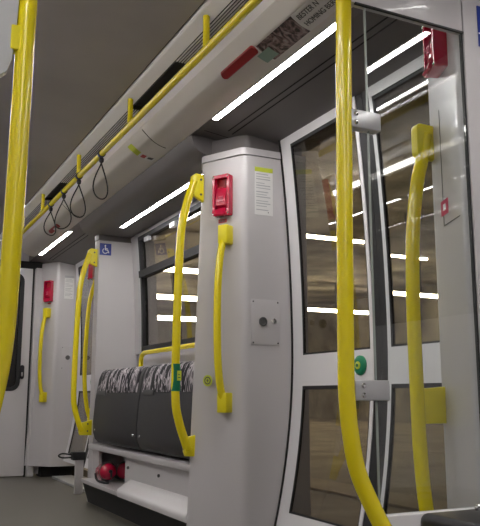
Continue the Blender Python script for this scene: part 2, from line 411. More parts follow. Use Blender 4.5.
b = BM(); cbox(b, 3.55, 5.162, 1.62, 1.85, .018, .024); link('vent_pane', b, M['wglass'], W, True)
b = BM()
for y in (4.95, 4.45): cbox(b, y, y + .09, 1.815, 1.845, -.012, .01)
link('vent_latch', b, M['alu'], W)
struct('trim_%d' % n, cbox(BM(), 5.19, 5.24, 1.03, 1.90, -.006, .01), M['alu'], 'grey moulding at the far edge of the seat window'); n += 1
# rest of the closed body
b = box(BM(), -.62, -.50, YN, YF, 0, 2.0); struct('wall_left', b, M['wall'], 'light grey wall on the side of the photographer')
b = BM(); cbox(b, YN, 1.5, 0, 1.0, 0, .12); cbox(b, YN, 1.5, 1.85, 1.97, 0, .12); cbox(b, 1.15, 1.5, 1.0, 1.85, 0, .12); cbox(b, YN, -1.2, 1.0, 1.85, 0, .12)
struct('wall_right_near', b, M['wall'], 'side wall beside the photographer')
W2 = empty('window_2', (0, 0, 0), 0, 'window beside the photographer outside the frame', 'window', None, 'structure')
b = BM(); cbox(b, -1.2, 1.15, .98, 1.87, .018, .024); link('window_pane', b, M['wglass'], W2, True)
struct('wall_back', box(BM(), -.62, 1.92, YN - .06, YN, 0, 2.25), M['wall'], 'wall behind the photographer')
# ------------------------------------------------------------------ sliding doors
def leaf(name, ya, yb, side, label, button=True):
    """side +1: closing edge at ya (left leaf seen from camera is the far one); stiles and bars follow the bulge"""
    D = empty(name, (0, 0, 0), 0, label, 'door', None, 'structure')
    o0, o1 = .012, .026
    b = BM(); zb, zt = .15, 1.968
    s0 = .020; s1 = .085
    lo, hi = (ya + s0, yb - s1) if side > 0 else (ya + s1, yb - s0)
    cbox(b, ya, lo, zb, zt, o0, o1, 24); cbox(b, hi, yb, zb, zt, o0, o1, 24)
    cbox(b, lo, hi, .775, .915, o0, o1); cbox(b, lo, hi, zb, .225, o0, o1); cbox(b, lo, hi, 1.918, zt, o0, o1)
    link('leaf_frame', b, M['doorw'], D, True)
    b = BM()
    for z0, z1 in ((.225, .775), (.915, 1.918)):
        cbox(b, lo, lo + .006, z0, z1, o0 + .001, o0 + .012); cbox(b, hi - .008, hi, z0, z1, o0 + .001, o0 + .012)
        cbox(b, lo, hi, z0, z0 + .008, o0 + .001, o0 + .012); cbox(b, lo, hi, z1 - .016, z1, o0 + .001, o0 + .012)
    link('pane_seal', b, M['black'], D, True)
    b = BM(); cbox(b, lo + .008, hi - .008, .233, .76, .018, .023); link('lower_pane', b, M['wglass'], D, True)
    b = BM(); cbox(b, lo + .008, hi - .008, .923, 1.903, .018, .023); link('upper_pane', b, M['wglass'], D, True)
    b = BM()
    if side > 0: cbox(b, ya - .045, ya, zb, zt, .016, .05, 24)
    else: cbox(b, yb, yb + .045, zb, zt, .016, .05, 24)
    link('closing_rubber', b, M['black'], D, True)
    if button:
        y = ya + .085
        g = BM(); lathe(g, [(.040, 0), (.040, .008), (.033, .014), (.026, .015)], (XW(.87) + .012, y, .852), (-1, 0, 0), 28); k = link('door_button', g, M['greenb'], D, True)
        g = BM(); lathe(g, [(.016, 0), (.016, .003), (.012, .004)], (XW(.87) - .003, y, .852), (-1, 0, 0), 20); link('button_symbol', g, M['lime'], k, True)
        g = BM(); lathe(g, [(.007, 0), (.007, .002)], (XW(.87) - .007, y, .852), (-1, 0, 0), 16); link('button_centre', g, M['green'], k, True)
    return D
L1 = leaf('door_1', 2.452, 3.075, 1, 'white far leaf of the near sliding doors with a round green button')
L2 = leaf('door_2', 1.785, 2.36, -1, 'white near leaf of the sliding doors behind the glass screen', False)
for src, nme, lab in ((L1, 'door_4', 'far leaf of the distant sliding doors'), (L2, 'door_5', 'near leaf of the distant sliding doors')):
    c = copy_tree(src); c.name = nme; c.location = (0, 3.95, 0); c['label'] = lab
b = BM(); cbox(b, 3.076, 3.084, .12, 1.968, .006, .05, 24); cbox(b, 1.772, 1.784, .12, 1.968, .006, .05, 24); box(b, 1.66, 1.84, 1.77, 3.085, 0, .135)
struct('trim_%d' % n, b, M['dark'], 'dark rubber gap around the near doors'); n += 1
struct('trim_%d' % n, box(BM(), 1.62, 1.80, 5.70, 7.05, 0, .02, .003), M['alu'], 'pale threshold strip at the distant doors'); n += 1
struct('trim_%d' % n, box(BM(), 1.70, 1.80, 1.80, 3.05, .135, .15, .003), M['alu'], 'metal threshold of the near doors'); n += 1
# ------------------------------------------------------------------ end wall and end door
b = BM(); box(b, -.6, .46, 7.3, 7.42, 0, 2.24); box(b, .46, 1.435, 7.3, 7.42, 1.95, 2.24)
box(b, 1.435, 1.86, 7.31, 7.42, .02, 2.24)
struct('wall_end', b, M['wall'], 'light grey end wall at the far end')
b = box(BM(), 1.10, 1.52, 7.275, 7.33, 1.935, 2.0); struct('trim_%d' % n, b, M['dark'], 'black band above the end door'); n += 1
D = empty('door_3', (0, 0, 0), 0, 'pale end door with a tall dark rounded window', 'door', None, 'structure')
O = round_rect(.47, 1.415, .01, 1.94, .01); I = round_rect(.68, 1.325, .79, 1.87, .07); frame_prism(BM(), O, I, 'y', 7.3, 7.34)
b = BM(); frame_prism(b, O, I, 'y', 7.3, 7.34); link('door_leaf', b, M['wall'], D, True)
b = BM(); frame_prism(b, round_rect(.665, 1.34, .775, 1.885, .08), round_rect(.70, 1.305, .81, 1.85, .05), 'y', 7.292, 7.315); link('window_seal', b, M['black'], D, True)
b = BM(); prism(b, round_rect(.70, 1.305, .81, 1.85, .05), 'y', 7.318, 7.324); link('window_pane', b, glass('dark_glass', (.10, .09, .09), 1.5), D)
h = link('door_handle', prism(BM(), round_rect(1.335, 1.375, .885, 1.015, .018), 'y', 7.285, 7.3, .004), M['gloss'], D, True)
link('handle_slot', prism(BM(), round_rect(1.347, 1.363, .91, .95, .007), 'y', 7.281, 7.286), M['chrome'], h)
struct('trim_%d' % n, box(BM(), 1.415, 1.432, 7.305, 7.34, .0, 1.94), M['dark'], 'dark joint beside the end door'); n += 1
struct('trim_%d' % n, box(BM(), 1.432, 1.50, 7.25, 7.34, .0, 1.94, .012), M['wall'], 'pale rounded post beside the end door'); n += 1
struct('wall_cab', box(BM(), .4, 1.45, 7.5, 7.52, 0, 2.2), M['black'], 'dark cab space behind the end door window')
# ------------------------------------------------------------------ emergency boxes  (local: faces -y, x right, z up, origin at centre on wall)
def emergency_box(loc, rz, label):
    e = empty('emergency_box', loc, rz, label, 'emergency handle', 'red emergency handles on the pillars')
    b = BM(); frame_prism(b, round_rect(-.048, .048, -.10, .10, .008), round_rect(-.036, .036, -.084, .084, .008), 'y', -.034, 0)
    link('housing', b, M['red'], e, True)
    link('back_plate', box(BM(), -.038, .038, -.006, 0, -.086, .086), M['redd'], e)
    b = BM(); prism(b, [(-.004, .045), (-.022, .035), (-.034, -.010), (-.032, -.05), (-.018, -.060), (-.004, -.055)], 'x', -.030, .030, .004); h = link('pull_handle', b, M['red'], e, True)
    b = BM()
    for k in range(3): box(b, -.010 + (k % 2) * .003, .016, -.0365, -.031, -.012 - k * .011, -.006 - k * .011)
    link('handle_mark', b, M['pinkp'], h)
    link('grip', prism(BM(), [(-.004, -.058), (-.036, -.066), (-.046, -.098), (-.040, -.104), (-.026, -.086), (-.004, -.080)], 'x', -.028, .028, .003), M['red'], e, True)
    for sx in (-1, 1):
        for sz in (-1, 1):
            link('screw', lathe(BM(), [(.0045, 0), (.004, .002), (.001, .003)], (sx * .042, -.034, sz * .092), (0, -1, 0), 10), M['chrome'], e, True)
    return e
def on_far(s, z, dx=0, dy=0, off=.0): return (1.56 + dx - .5 * s - .866 * off, 3.085 + dy + .866 * s - .5 * off, z)
AF = math.atan2(-.866, .5); AN = math.atan2(-.904, -.42)
EB1 = emergency_box(on_far(.114, 1.675), AF, 'red emergency handle box high on the middle pillar, above a yellow bow handle')
def dup(src, loc, rz, label, scale=None):
    c = copy_tree(src); c.location = loc; c.rotation_euler = (0, 0, rz); c['label'] = label
    if scale: c.scale = scale
    return c
dup(EB1, on_far(.10, 1.705, .04, 3.98), AF, 'small distant red emergency handle box on the far pillar')
ANM = math.atan2(-(1.77 - 1.52), -(1.545 - 1.44))  # normal of the slanted near face
nx, ny = -(1.77 - 1.52), (1.545 - 1.44); ANM = math.atan2(nx, -ny)
dup(EB1, (1.484, 1.625, 1.765), ANM, 'red emergency handle box seen from its side through the glass screen', (1, 1.2, .86))
dup(EB1, (1.53, 5.55, 1.70), math.atan2(-.24, -.125), 'red emergency handle half hidden behind the yellow bracket at the seat end')
# small stickers under boxes
def plate(name, loc, rz, w, h, m, label, cat='sticker', group=None, t=.0012, r=.002):
    o = link(name, prism(BM(), round_rect(-w / 2, w / 2, -h / 2, h / 2, r), 'y', -t, 0), m)
    o.location = loc; o.rotation_euler = (0, 0, rz); return tag(o, label, cat, group)
p = plate('sticker', on_far(.124, 1.555), AF, .048, .019, M['stred'], 'small reddish printed sticker under the red box on the middle pillar')
b = BM()
for k in range(4): box(b, -.016 + k * .009, -.011 + k * .009, -.002, -.0012, -.005, .005)
link('print', b, M['inkd'], p)
plate('sticker', on_far(.10, 1.59, .04, 3.98), AF, .042, .012, M['stred'], 'tiny reddish sticker under the distant red box')
# round yellow ring sticker low on the pillar
p = link('round_sticker', lathe(BM(), [(.026, 0), (.026, .0015)], (0, 0, 0), (0, -1, 0), 28), M['lime']); p.location = on_far(.182, .80, 0, 0, .032); p.rotation_euler = (0, 0, AF)
tag(p, 'small round yellow sticker with a black ring beside the bow handle', 'sticker')
b = BM(); O = [(math.cos(2 * PI * k / 24) * .018, math.sin(2 * PI * k / 24) * .018) for k in range(24)]; frame_prism(b, O, [(q[0] * .72, q[1] * .72) for q in O], 'y', -.0022, -.0015); link('ring_print', b, M['inkd'], p)
b = BM(); box(b, -.006, .006, -.0022, -.0015, -.002, .002); box(b, -.002, .002, -.0022, -.0015, -.008, .008); link('cross_print', b, M['inkd'], p)
# ------------------------------------------------------------------ bow handles on slanted pillar faces
def bow_handle(loc, rz, label):
    h = empty('bow_handle', loc, rz, label, 'grab handle', 'short bow handles on the pillars')
    zt, zb = 1.478, .70
    b = tube(BM(), [(0, -.034, zt + .02), (0, -.036, zt - .02), (-.004, -.056, zt - .09), (-.006, -.072, zt - .22), (-.006, -.078, (zt + zb) / 2), (-.006, -.072, zb + .2), (-.004, -.056, zb + .08), (0, -.036, zb + .01), (0, -.034, zb - .02)], .0178, 18, smooth=5)
    link('handle_tube', b, M['yellow'], h, True)
    for z in (zt, zb):
        link('bracket', box(BM(), -.022, .030, -.056, 0, z - .045, z + .045, .005), M['yellowd'], h, True)
    return h
BH = bow_handle(on_far(.092, 0), AF, 'yellow bow handle on the middle pillar below the red box')
dup(BH, on_far(.10, 0.02, .04, 3.98), AF, 'yellow bow handle on the far pillar near the end door')
# ------------------------------------------------------------------ tall edge handles (local: faces -y, tube in xz plane, origin on floor)
def edge_handle(loc, rz, label, bow=1., ext=0.):
    h = empty('tall_handle', loc, rz, label, 'grab handle', 'tall bent handles at the seat edges')
    P = [(-.036, 0, 1.765), (-.050, 0, 1.725), (-.078, 0, 1.63), (-.102, 0, 1.49), (-.113, 0, 1.20), (-.118, 0, .95), (-.117, 0, .72), (-.100, 0, .62), (-.066, 0, .52), (-.052, 0, .485)]
    P = [(p[0] * bow, 0, p[2]) for p in P]
    link('handle_tube', tube(BM(), P, .0200, 18, smooth=5), M['yellow'], h, True)
    b = BM(); prism(b, [(.012 + ext, 1.665), (.012 + ext, 1.80), (-.030, 1.805), (-.050, 1.79), (-.060, 1.72), (-.035, 1.69)], 'y', -.013, .013, .003); t = link('top_bracket', b, M['yellowd'], h, True)
    b = BM(); prism(b, [(.006 + ext, .455), (.006 + ext, .565), (-.03, .55), (-.070, .54), (-.074, .48), (-.066, .458)], 'y', -.013, .013, .003); u = link('bottom_bracket', b, M['yellowd'], h, True)
    for z, par, x in ((1.775, t, -.004), (1.70, t, -.004), (.535, u, -.012), (.485, u, -.012)):
        link('bolt', lathe(BM(), [(.006, 0), (.005, .003)], (x, -.013, z), (0, -1, 0), 12), M['inkd'], par)
    return h
H1 = edge_handle((1.428, 3.298, 0), 0, 'tall yellow handle at the left edge of the middle pillar, with a green wrap')
b = BM(); lathe(b, [(.0218, 0), (.0218, .125)], (-.1165, 0, .752), (0, 0, 1), 20); gw = link('green_wrap', b, M['green'], H1, True)
b = BM(); box(b, -.119, -.099, -.0235, -.0195, .80, .845); yl = link('wrap_label', b, M['lime'], gw)
b = BM(); box(b, -.115, -.103, -.0242, -.0234, .812, .816); box(b, -.115, -.107, -.0242, -.0234, .825, .829); link('label_print', b, M['green'], yl)
H2 = edge_handle((1.488, 5.40, 0), 0, 'tall yellow handle at the edge of the wheelchair sign panel', 1.0, .015)
# second mirrored handle visible past the first
def side_pole(name, pts, loc, label, brk, rz=0, r=.0165):
    h = empty(name, loc, rz, label, 'grab handle')
    link('handle_tube', tube(BM(), pts, r, 18, smooth=5), M['yellow'], h, True)
    for (poly, y0, y1) in brk: link('bracket', prism(BM(), poly, 'y', y0, y1, .003), M['yellowd'], h, True)
    return h
side_pole('tall_handle', [(.03, 0, 1.60), (.0, 0, 1.50), (-.02, 0, 1.38), (-.032, 0, 1.1), (-.032, 0, .85), (-.01, 0, .66), (.02, 0, .56)], (1.53, 5.60, 0), 'thin yellow handle glimpsed just behind the tall handle at the seat end',
          [([(.0, 1.50), (.07, 1.50), (.07, 1.60), (.01, 1.60)], -.012, .012), ([(.0, .55), (.07, .55), (.07, .64), (.0, .64)], -.012, .012)])
side_pole('screen_handle', [(1.506, 0, 1.525), (1.488, 0, 1.44), (1.467, 0, 1.365), (1.443, 0, 1.21), (1.433, 0, 1.0), (1.434, 0, .76), (1.436, 0, .61), (1.442, 0, .50), (1.449, 0, .43), (1.463, 0, .33)], (0, 1.74, 0), 'tall yellow handle seen through the glass screen beside the near doors',
          [(round_rect(1.462, 1.562, 1.445, 1.553, .018), -.014, .014), ([(1.435, .652), (1.536, .652), (1.536, .757), (1.44, .75)], -.014, .014)], 0, .0205)
# ------------------------------------------------------------------ notice, switch panel on the cross face of the middle pillar
def notice(loc, rz, w, h, label, head='lime'):
    p = plate('notice', loc, rz, w, h, M['paper'], label, 'notice')
    link('header_band', box(BM(), -w / 2, w / 2, -.002, -.0012, h / 2 - .022, h / 2), M[head], p)
    b = BM(); z = h / 2 - .036; k = 0
    while z > -h / 2 + .02:
        L = w * (.78 if k % 3 else .66) - (.02 if k % 4 == 3 else 0)
        box(b, -w * .42, -w * .42 + L, -.0018, -.0012, z, z + .0045 - (k % 2) * .001); z -= .0125 if k % 3 != 2 else .019; k += 1
    link('text_lines', b, M['ink'], p)
    b = BM(); box(b, w * .22, w * .26, -.0018, -.0012, -h / 2 + .012, -h / 2 + .018); link('small_mark', b, M['inkd'], p)
    return p
notice((1.664, 3.0845, 1.695), 0, .098, .235, 'white printed notice with a yellow green header on the middle pillar')
notice((1.712, 7.064, 1.745), 0, .09, .22, 'faint printed notice on the far pillar beside the distant handle', 'ink')
def switch_panel(loc, label):
    s = empty('switch_panel', loc, 0, label, 'switch panel', 'grey key switch plates')
    link('plate', prism(BM(), round_rect(-.078, .072, -.105, .105, .004), 'y', -.004, 0, .001), M['wall'], s, True)
    b = BM(); lathe(b, [(.021, 0), (.021, .005), (.016, .006), (.014, .001), (.001, .001)], (-.018, -.004, .003), (0, -1, 0), 24); link('key_socket', b, M['inkd'], s, True)
    b = BM(); lathe(b, [(.014, 0), (.014, .004), (.010, .006), (.004, .006)], (.042, -.004, .006), (0, -1, 0), 24); k = link('lock_barrel', b, M['chrome'], s, True)
    link('key_slot', box(BM(), .039, .045, -.0112, -.010, -.002, .014), M['inkd'], k)
    for sx in (-.068, .062):
        for sz in (-.095, .095): link('screw', lathe(BM(), [(.0042, 0), (.003, .002)], (sx, -.004, sz), (0, -1, 0), 10), M['inkd'], s)
    return s
SP = switch_panel((1.672, 3.085, 1.067), 'grey plate with round key switch and lock on the middle pillar')
dup(SP, (1.74, 7.065, 1.08), 0, 'distant grey key switch plate on the far pillar')
# ------------------------------------------------------------------ signs
def wheelchair_sign(loc, s, label, rz=0):
    p = plate('wheelchair_sign', loc, rz, s, s, M['blue'], label, 'sign', None, .0015)
    b = BM(); u = s / 2
    lathe(b, [(u * .13, 0), (u * .13, .0008)], (-u * .05, -.0016, u * .62), (0, -1, 0), 14)
    def stroke(ps, w):
        for (x0, z0), (x1, z1) in zip(ps, ps[1:]):
            d = Vector((x1 - x0, z1 - z0)).normalized(); nn = Vector((-d.y, d.x)) * w / 2; e = d * w * .4
            prism(b, [(x0 + nn.x - e.x, z0 + nn.y - e.y), (x1 + nn.x + e.x, z1 + nn.y + e.y), (x1 - nn.x + e.x, z1 - nn.y + e.y), (x0 - nn.x - e.x, z0 - nn.y - e.y)], 'y', -.0024, -.0015)
    stroke([(-u * .05, u * .42), (0, -u * .10), (u * .38, -u * .10), (u * .55, -u * .55)], u * .16)
    stroke([(-u * .02, u * .15), (u * .33, u * .12)], u * .12)
    ps = [(-u * .05 + math.cos(a) * u * .42, -u * .28 + math.sin(a) * u * .42) for a in [math.radians(120 + 15 * k) for k in range(15)]]
    stroke(ps, u * .12)
    link('symbol', b, M['swhite'], p)
    return p
wheelchair_sign((1.557, 5.359, 1.80), .088, 'blue wheelchair sign at the top of the panel beyond the seats')
BS = plate('priority_sign', (1.545, 1.489, 1.768), 0, .095, .125, M['blue'], 'dark blue sign on the panel beside the glass screen, cut by the photo edge', 'sign')
b = BM(); lathe(b, [(.012, 0), (.012, .0008)], (-.005, -.0013, .035), (0, -1, 0), 14); prism(b, [(-.022, .018), (-.002, .022), (.022, -.006), (.010, -.008), (-.006, .004), (-.018, -.002)], 'y', -.0022, -.0012)
box(b, -.046, .046, -.0022, -.0012, -.024, -.020); box(b, -.036, .036, -.0022, -.0012, -.039, -.034); box(b, -.036, .02, -.0022, -.0012, -.051, -.046); link('sign_print', b, M['swhite'], BS)
# ------------------------------------------------------------------ adverts and labels on the duct slope
SL = Vector((1.365 - 1.212, 0, 2.008 - 2.092)); LEN = SL.length; SD = SL / LEN; SN = Vector((-.481, 0, -.877)).normalized()
def duct_pt(s, off):                      # s metres down the slope
    t = s / LEN; P = Vector((1.212, 0, 2.092)) + SD * s + Vector((0, 0, -.020 * math.sin(PI * t))); return P + SN * off
def duct_plate(name, y0, y1, s0, s1, m, off=.001, th=.001, parent=None, skew=0., org=(0, 0, 0)):
    b = BM(); n_ = 6; R = []
    o = Vector(org)
    for i in range(n_ + 1):
        s = s0 + (s1 - s0) * i / n_; k = skew * i / n_
        R.append([b.verts.new(duct_pt(s, f) + Vector((0, y, 0)) - o) for (y, f) in ((y0 + k, off), (y1 + k, off), (y1 + k, off - th), (y0 + k, off - th))])
    for A, B in zip(R, R[1:]):
        for k in range(4): b.faces.new((A[k], A[(k + 1) % 4], B[(k + 1) % 4], B[k]))
    b.faces.new(R[0]); b.faces.new(R[-1][::-1])
    return link(name, b, m, parent)
AD = duct_plate('advert_poster', 1.62, 2.40, .054, .150, M['paper'], .0012, .0014)
tag(AD, 'advert strip with grey lettering and a dark crowd picture on the duct', 'poster')
duct_plate('picture', 2.13, 2.39, .055, .149, M['photo'], .0018, .0006, AD)
duct_plate('teal_corner', 2.34, 2.43, .085, .138, M['pteal'], .0024, .0006, AD)
# lettering lies in the slope: x runs toward -Y, y runs up the slope
def duct_text(s, y, sdn, size, m, par):
    X = Vector((0, -1, 0)); Yv = -(duct_pt(sdn, 0) - duct_pt(sdn - .03, 0)).normalized(); Z = X.cross(Yv); Mx = Matrix((X, Yv, Z)).transposed()
    P = duct_pt(sdn, .0030) + Vector((0, y, 0))
    return text_mesh('lettering', s, size, m, par, P, Mx.to_euler())
duct_text('BESTER N', 2.11, .086, .030, M['inkd'], AD); duct_text('HOMING BERLIN', 2.11, .124, .030, M['inkd'], AD)
# red fixed strips
def red_strip(y0, y1, s, label):
    b = BM(); n_ = 20; w = .019
    c = []
    for k in range(2 * n_):
        a = 2 * PI * k / (2 * n_); yy = (y0 + y1) / 2 + ((y1 - y0) / 2 - w) * (1 if math.cos(a) > 0 else -1) + math.cos(a) * w; c.append((yy, s + math.sin(a) * w))
    top = [b.verts.new(duct_pt(q[1], .006) + Vector((0, q[0], 0))) for q in [((p[0] - (y0 + y1) / 2) * .97 + (y0 + y1) / 2, (p[1] - s) * .75 + s) for p in c]]
    bot = [b.verts.new(duct_pt(q[1], .0) + Vector((0, q[0], 0))) for q in c]
    b.faces.new(top)
    for i in range(len(c)): j = (i + 1) % len(c); b.faces.new((top[i], bot[i], bot[j], top[j]))
    return tag(link('red_marker', b, M['redd'], None, True), label, 'marker strip', 'red markers on the duct')
red_strip(2.40, 2.70, .060, 'long rounded red marker on the duct beside the advert')
q = red_strip(5.72, 6.02, .085, 'small distant red marker on the duct above the far lamp')
duct_plate('white_print', 5.80, 5.88, .078, .110, M['paper'], .0075, .001, q)
# yellow and red warning label
AL = duct_plate('warning_label', 3.78, 3.84, .012, .165, M['paper'], .0012, .0012, None, -.02); tag(AL, 'narrow warning label with yellow top and red print across the duct', 'sticker')
duct_plate('yellow_print', 3.778, 3.842, .012, .075, M['lime'], .002, .0006, AL, -.01)
duct_plate('red_print', 3.775, 3.82, .088, .112, M['stred'], .002, .0006, AL, -.01)
duct_plate('black_print', 3.77, 3.80, .125, .155, M['inkd'], .002, .0006, AL, -.01)
# ------------------------------------------------------------------ glass screen by the near doors
S = empty('glass_screen', (1.03, 1.5, 0), 0, 'clear glass draught screen with grey header beside the yellow pole', 'screen')
link('glass_pane', box(BM(), .083, .41, -.004, .004, .455, 1.735), M['glass'], S)
link('glass_edge', box(BM(), .0815, .083, -.004, .004, .455, 1.735), M['edge'], S)
link('header_panel', box(BM(), .03, .41, -.012, .012, 1.735, 2.03, .003), M['wall'], S, True)
link('header_seal', box(BM(), .045, .412, -.0135, -.006, 1.732, 1.737), M['black'], S)
link('pane_seal', box(BM(), .4105, .4145, -.005, .005, .455, 1.735), M['black'], S)
lp = link('lower_panel', box(BM(), .07, .41, -.016, .016, .03, .455, .005), M['white'], S, True)
for z in (.743, 1.418):
    c = link('clamp', box(BM(), .012, .113, -.016, .016, z - .024, z + .024, .004), M['alu'], S, True)
    for dz in (-.011, .011): link('clamp_bolt', lathe(BM(), [(.007, 0), (.006, .003), (.002, .0045)], (.035, -.016, z + dz), (0, -1, 0), 14), M['chrome'], c, True)
struct('wall_near_panel', box(BM(), 1.445, 1.90, 1.49, 1.505, 0, 1.985, .002), M['wall'], 'pale grey panel right of the glass screen')
pole = link('grab_pole', tube(BM(), [(1.052, 1.5, 2.005), (1.046, 1.5, 1.7), (1.035, 1.5, 1.2), (1.028, 1.5, .84), (1.028, 1.5, .73), (1.036, 1.5, .64), (1.054, 1.5, .555), (1.086, 1.485, .47), (1.122, 1.464, .385), (1.165, 1.462, .28), (1.19, 1.462, .15), (1.19, 1.462, 0)], .0202, 24, smooth=5), M['yellow'], None, True)
tag(pole, 'thick yellow pole bent at its foot, holding the clear glass screen', 'grab pole')
cp = link('rail_joint', tube(BM(), [(1.052, 1.5, 2.0), (1.07, 1.5, 2.03), (1.10, 1.5, 2.045)], .0165, 16, smooth=4), M['yellow'], pole, True)
# hatch outline and sticker on the near pillar
dv = Vector((1.545 - 1.44, 1.77 - 1.52, 0)).normalized()
def on_near(s, z): return (1.44 + dv.x * s - dv.y * .0005, 1.52 + dv.y * s + dv.x * .0005, z)
p = plate('sticker', on_near(.15, 1.275), ANM, .060, .045, M['pinkp'], 'small square pink red sticker on the pillar behind the glass')
link('print', box(BM(), -.010, .010, -.0018, -.0012, -.008, .010), M['swhite'], p)
b = BM(); box(b, -.06, .07, -.001, 0, -.0, .003); box(b, -.063, -.060, -.001, 0, 0, .36)
o = link('hatch_joint', b, M['inkd']); o.location = on_near(.10, 1.22); o.rotation_euler = (0, 0, ANM); tag(o, 'thin dark hatch outline on the pillar behind the glass', 'hatch')
# left screen with pole
b = tube(BM(), [(.256, 1.5, 2.2), (.256, 1.5, 1.8), (.252, 1.5, 1.4), (.247, 1.5, 1.0), (.242, 1.5, .84), (.230, 1.5, .74), (.206, 1.5, .62), (.17, 1.5, .48), (.14, 1.5, .34), (.12, 1.5, 0)], .0195, 24, smooth=5)
tag(link('grab_pole', b, M['yellow'], None, True), 'thick yellow pole at the left edge of the photo, bent near its foot', 'grab pole')
S2 = empty('glass_screen', (0, 1.5, 0), 0, 'grey screen panel with rounded lower corner left of the yellow pole', 'screen')
link('header_panel', prism(BM(), [(-.5, 2.0), (-.5, 1.355), (.17, 1.355), (.200, 1.358), (.218, 1.375), (.226, 1.40), (.231, 1.45), (.234, 1.52), (.236, 2.0)], 'y', -.012, .012, .002), M['alu'], S2)
link('glass_pane', box(BM(), -.45, .205, -.003, .003, .46, 1.357), M['glass'], S2)
link('lower_panel', box(BM(), -.5, .14, -.014, .014, .03, .46, .004), M['white'], S2)
link('clamp', box(BM(), .221, .245, -.014, .014, 1.423, 1.477, .003), M['yellowd'], S2)
# ------------------------------------------------------------------ folded seats
def folded_seat(y0, y1, label):
    s = empty('folding_seat', (0, y0, 0), 0, label, 'seat', 'folded double seats under the window')
    d = y1 - y0
    prof = [(1.56, .905), (1.535, .902), (1.518, .885), (1.502, .845), (1.478, .70), (1.468, .56), (1.470, .485), (1.485, .44), (1.51, .418), (1.545, .412), (1.60, .42), (1.62, .90)]
    link('seat_shell', prism(BM(), prof, 'y', 0, d, .010), M['shell'], s, True)
    P = [(1.532, .908), (1.512, .892), (1.496, .852), (1.487, .800), (1.4815, .752), (1.4895, .750), (1.505, .85), (1.522, .892), (1.545, .902)]
    link('textile_pad', prism(BM(), P, 'y', .045, d - .045, .002), M['fabric'], s, True)
    b = BM()
    for (a, c, z0_, z1_) in ((.02, .045, .415, .90),): pass
    # raised rim of the panel and catch recess
    link('recess_label', box(BM(), 1.478, 1.495, d - .24, d - .07, .735, .765), M['inkd'], s)
    for yy in (.055, d - .055):
        k = link('lock_bolt', lathe(BM(), [(.009, 0), (.009, .006), (.006, .009)], (1.474, yy, .50), (-1, 0, .05), 14), M['chrome'], s, True)
    return s
folded_seat(4.315, 5.235, 'dark grey folded double seat with patterned strip, farther of the two')
folded_seat(3.43, 4.30, 'dark grey folded double seat partly hidden by the middle pillar')
# small yellow rail at window sill
b = tube(BM(), [(1.735, 5.02, .88), (1.735, 5.02, .96), (1.735, 5.005, 1.0), (1.735, 4.96, 1.018), (1.735, 4.88, 1.022), (1.735, 4.3, 1.022), (1.735, 3.6, 1.022), (1.735, 3.5, 1.022), (1.735, 3.46, 1.0), (1.735, 3.455, .88)], .016, 16, smooth=4)
sr = tag(link('sill_rail', b, M['yellow'], None, True), 'yellow tube rail along the window sill behind the folded seats', 'grab rail')
struct('trim_%d' % n, box(BM(), 1.60, 1.84, 3.43, 5.235, .80, .875, .004), M['wall'], 'grey shelf behind the folded seats'); n += 1
# ------------------------------------------------------------------ locker box below seats
K = empty('seat_locker', (0, 0, 0), 0, 'white locker box with an open compartment below the folded seats', 'locker')
link('top_panel', box(BM(), 1.475, 1.75, 3.425, 5.355, .365, .40, .006), M['wall'], K, True)
link('front_panel', box(BM(), 1.51, 1.53, 3.425, 4.62, .165, .365), M['wall'], K); link('front_panel', box(BM(), 1.51, 1.53, 5.20, 5.355, .165, .365), M['wall'], K)
b = BM(); box(b, 1.53, 1.735, 4.62, 4.63, .165, .365); box(b, 1.53, 1.735, 5.345, 5.352, .165, .365); box(b, 1.725, 1.735, 4.63, 5.345, .165, .365); link('compartment_walls', b, M['wall'], K)
link('bottom_panel', box(BM(), 1.43, 1.725, 3.425, 5.355, .14, .166, .005), M['wall'], K, True)
b = BM(); prism(b, [(1.512, .235), (1.50, .236), (1.425, .185), (1.418, .165), (1.425, .142), (1.512, .142)], 'y', 3.425, 4.50, .006); link('sloping_lip', b, M['white'], K, True)
for y in (4.55, 4.02): link('lock_knob', lathe(BM(), [(.008, 0), (.010, .008), (.004, .012)], (1.51, y, .30), (-1, 0, 0), 12), M['inkd'], K, True)
struct('baseboard_right', prism(BM(), [(1.50, .0), (1.455, .139), (1.85, .139), (1.85, 0)], 'y', 3.425, 5.40), M['black'], 'black skirting under the white seat locker')
# fire extinguishers lying in the open compartment
def extinguisher(x, label):
    e = empty('fire_extinguisher', (x, 5.02, .236), 0, label, 'fire extinguisher', 'red bottles in the open compartment')
    b = BM(); lathe(b, [(.02, -.155), (.046, -.15), (.055, -.135), (.055, -.03), (.053, -.012), (.045, .010), (.031, .024), (.012, .032)], (0, 0, 0), (0, -1, .10), 28); link('cylinder', b, M['red'], e, True)
    b = BM(); tube(b, [(math.cos(a) * .0565, .030, math.sin(a) * .0565) for a in [2 * PI * k / 24 for k in range(24)]], .004, 8, closed=True); link('retaining_band', b, M['inkd'], e, True)
    b = BM(); lathe(b, [(.011, 0), (.013, .010), (.008, .020)], (0, -.030, .003), (0, -1, 0), 14); v = link('valve', b, M['black'], e, True)
    link('lever', box(BM(), -.006, .006, -.056, -.044, -.036, .010, .003), M['black'], v, True)
    return e
extinguisher(1.530, 'left of the two red bottles in the open compartment')
extinguisher(1.648, 'right of the two red bottles in the open compartment')
hz = tube(BM(), [(1.462, 5.10, .22), (1.462, 5.08, .19), (1.468, 5.04, .175), (1.475, 4.96, .175), (1.50, 4.93, .175)], .008, 10, smooth=4)
tag(link('black_hose', hz, M['black'], None, True), 'short black hose in front of the red bottles', 'hose')
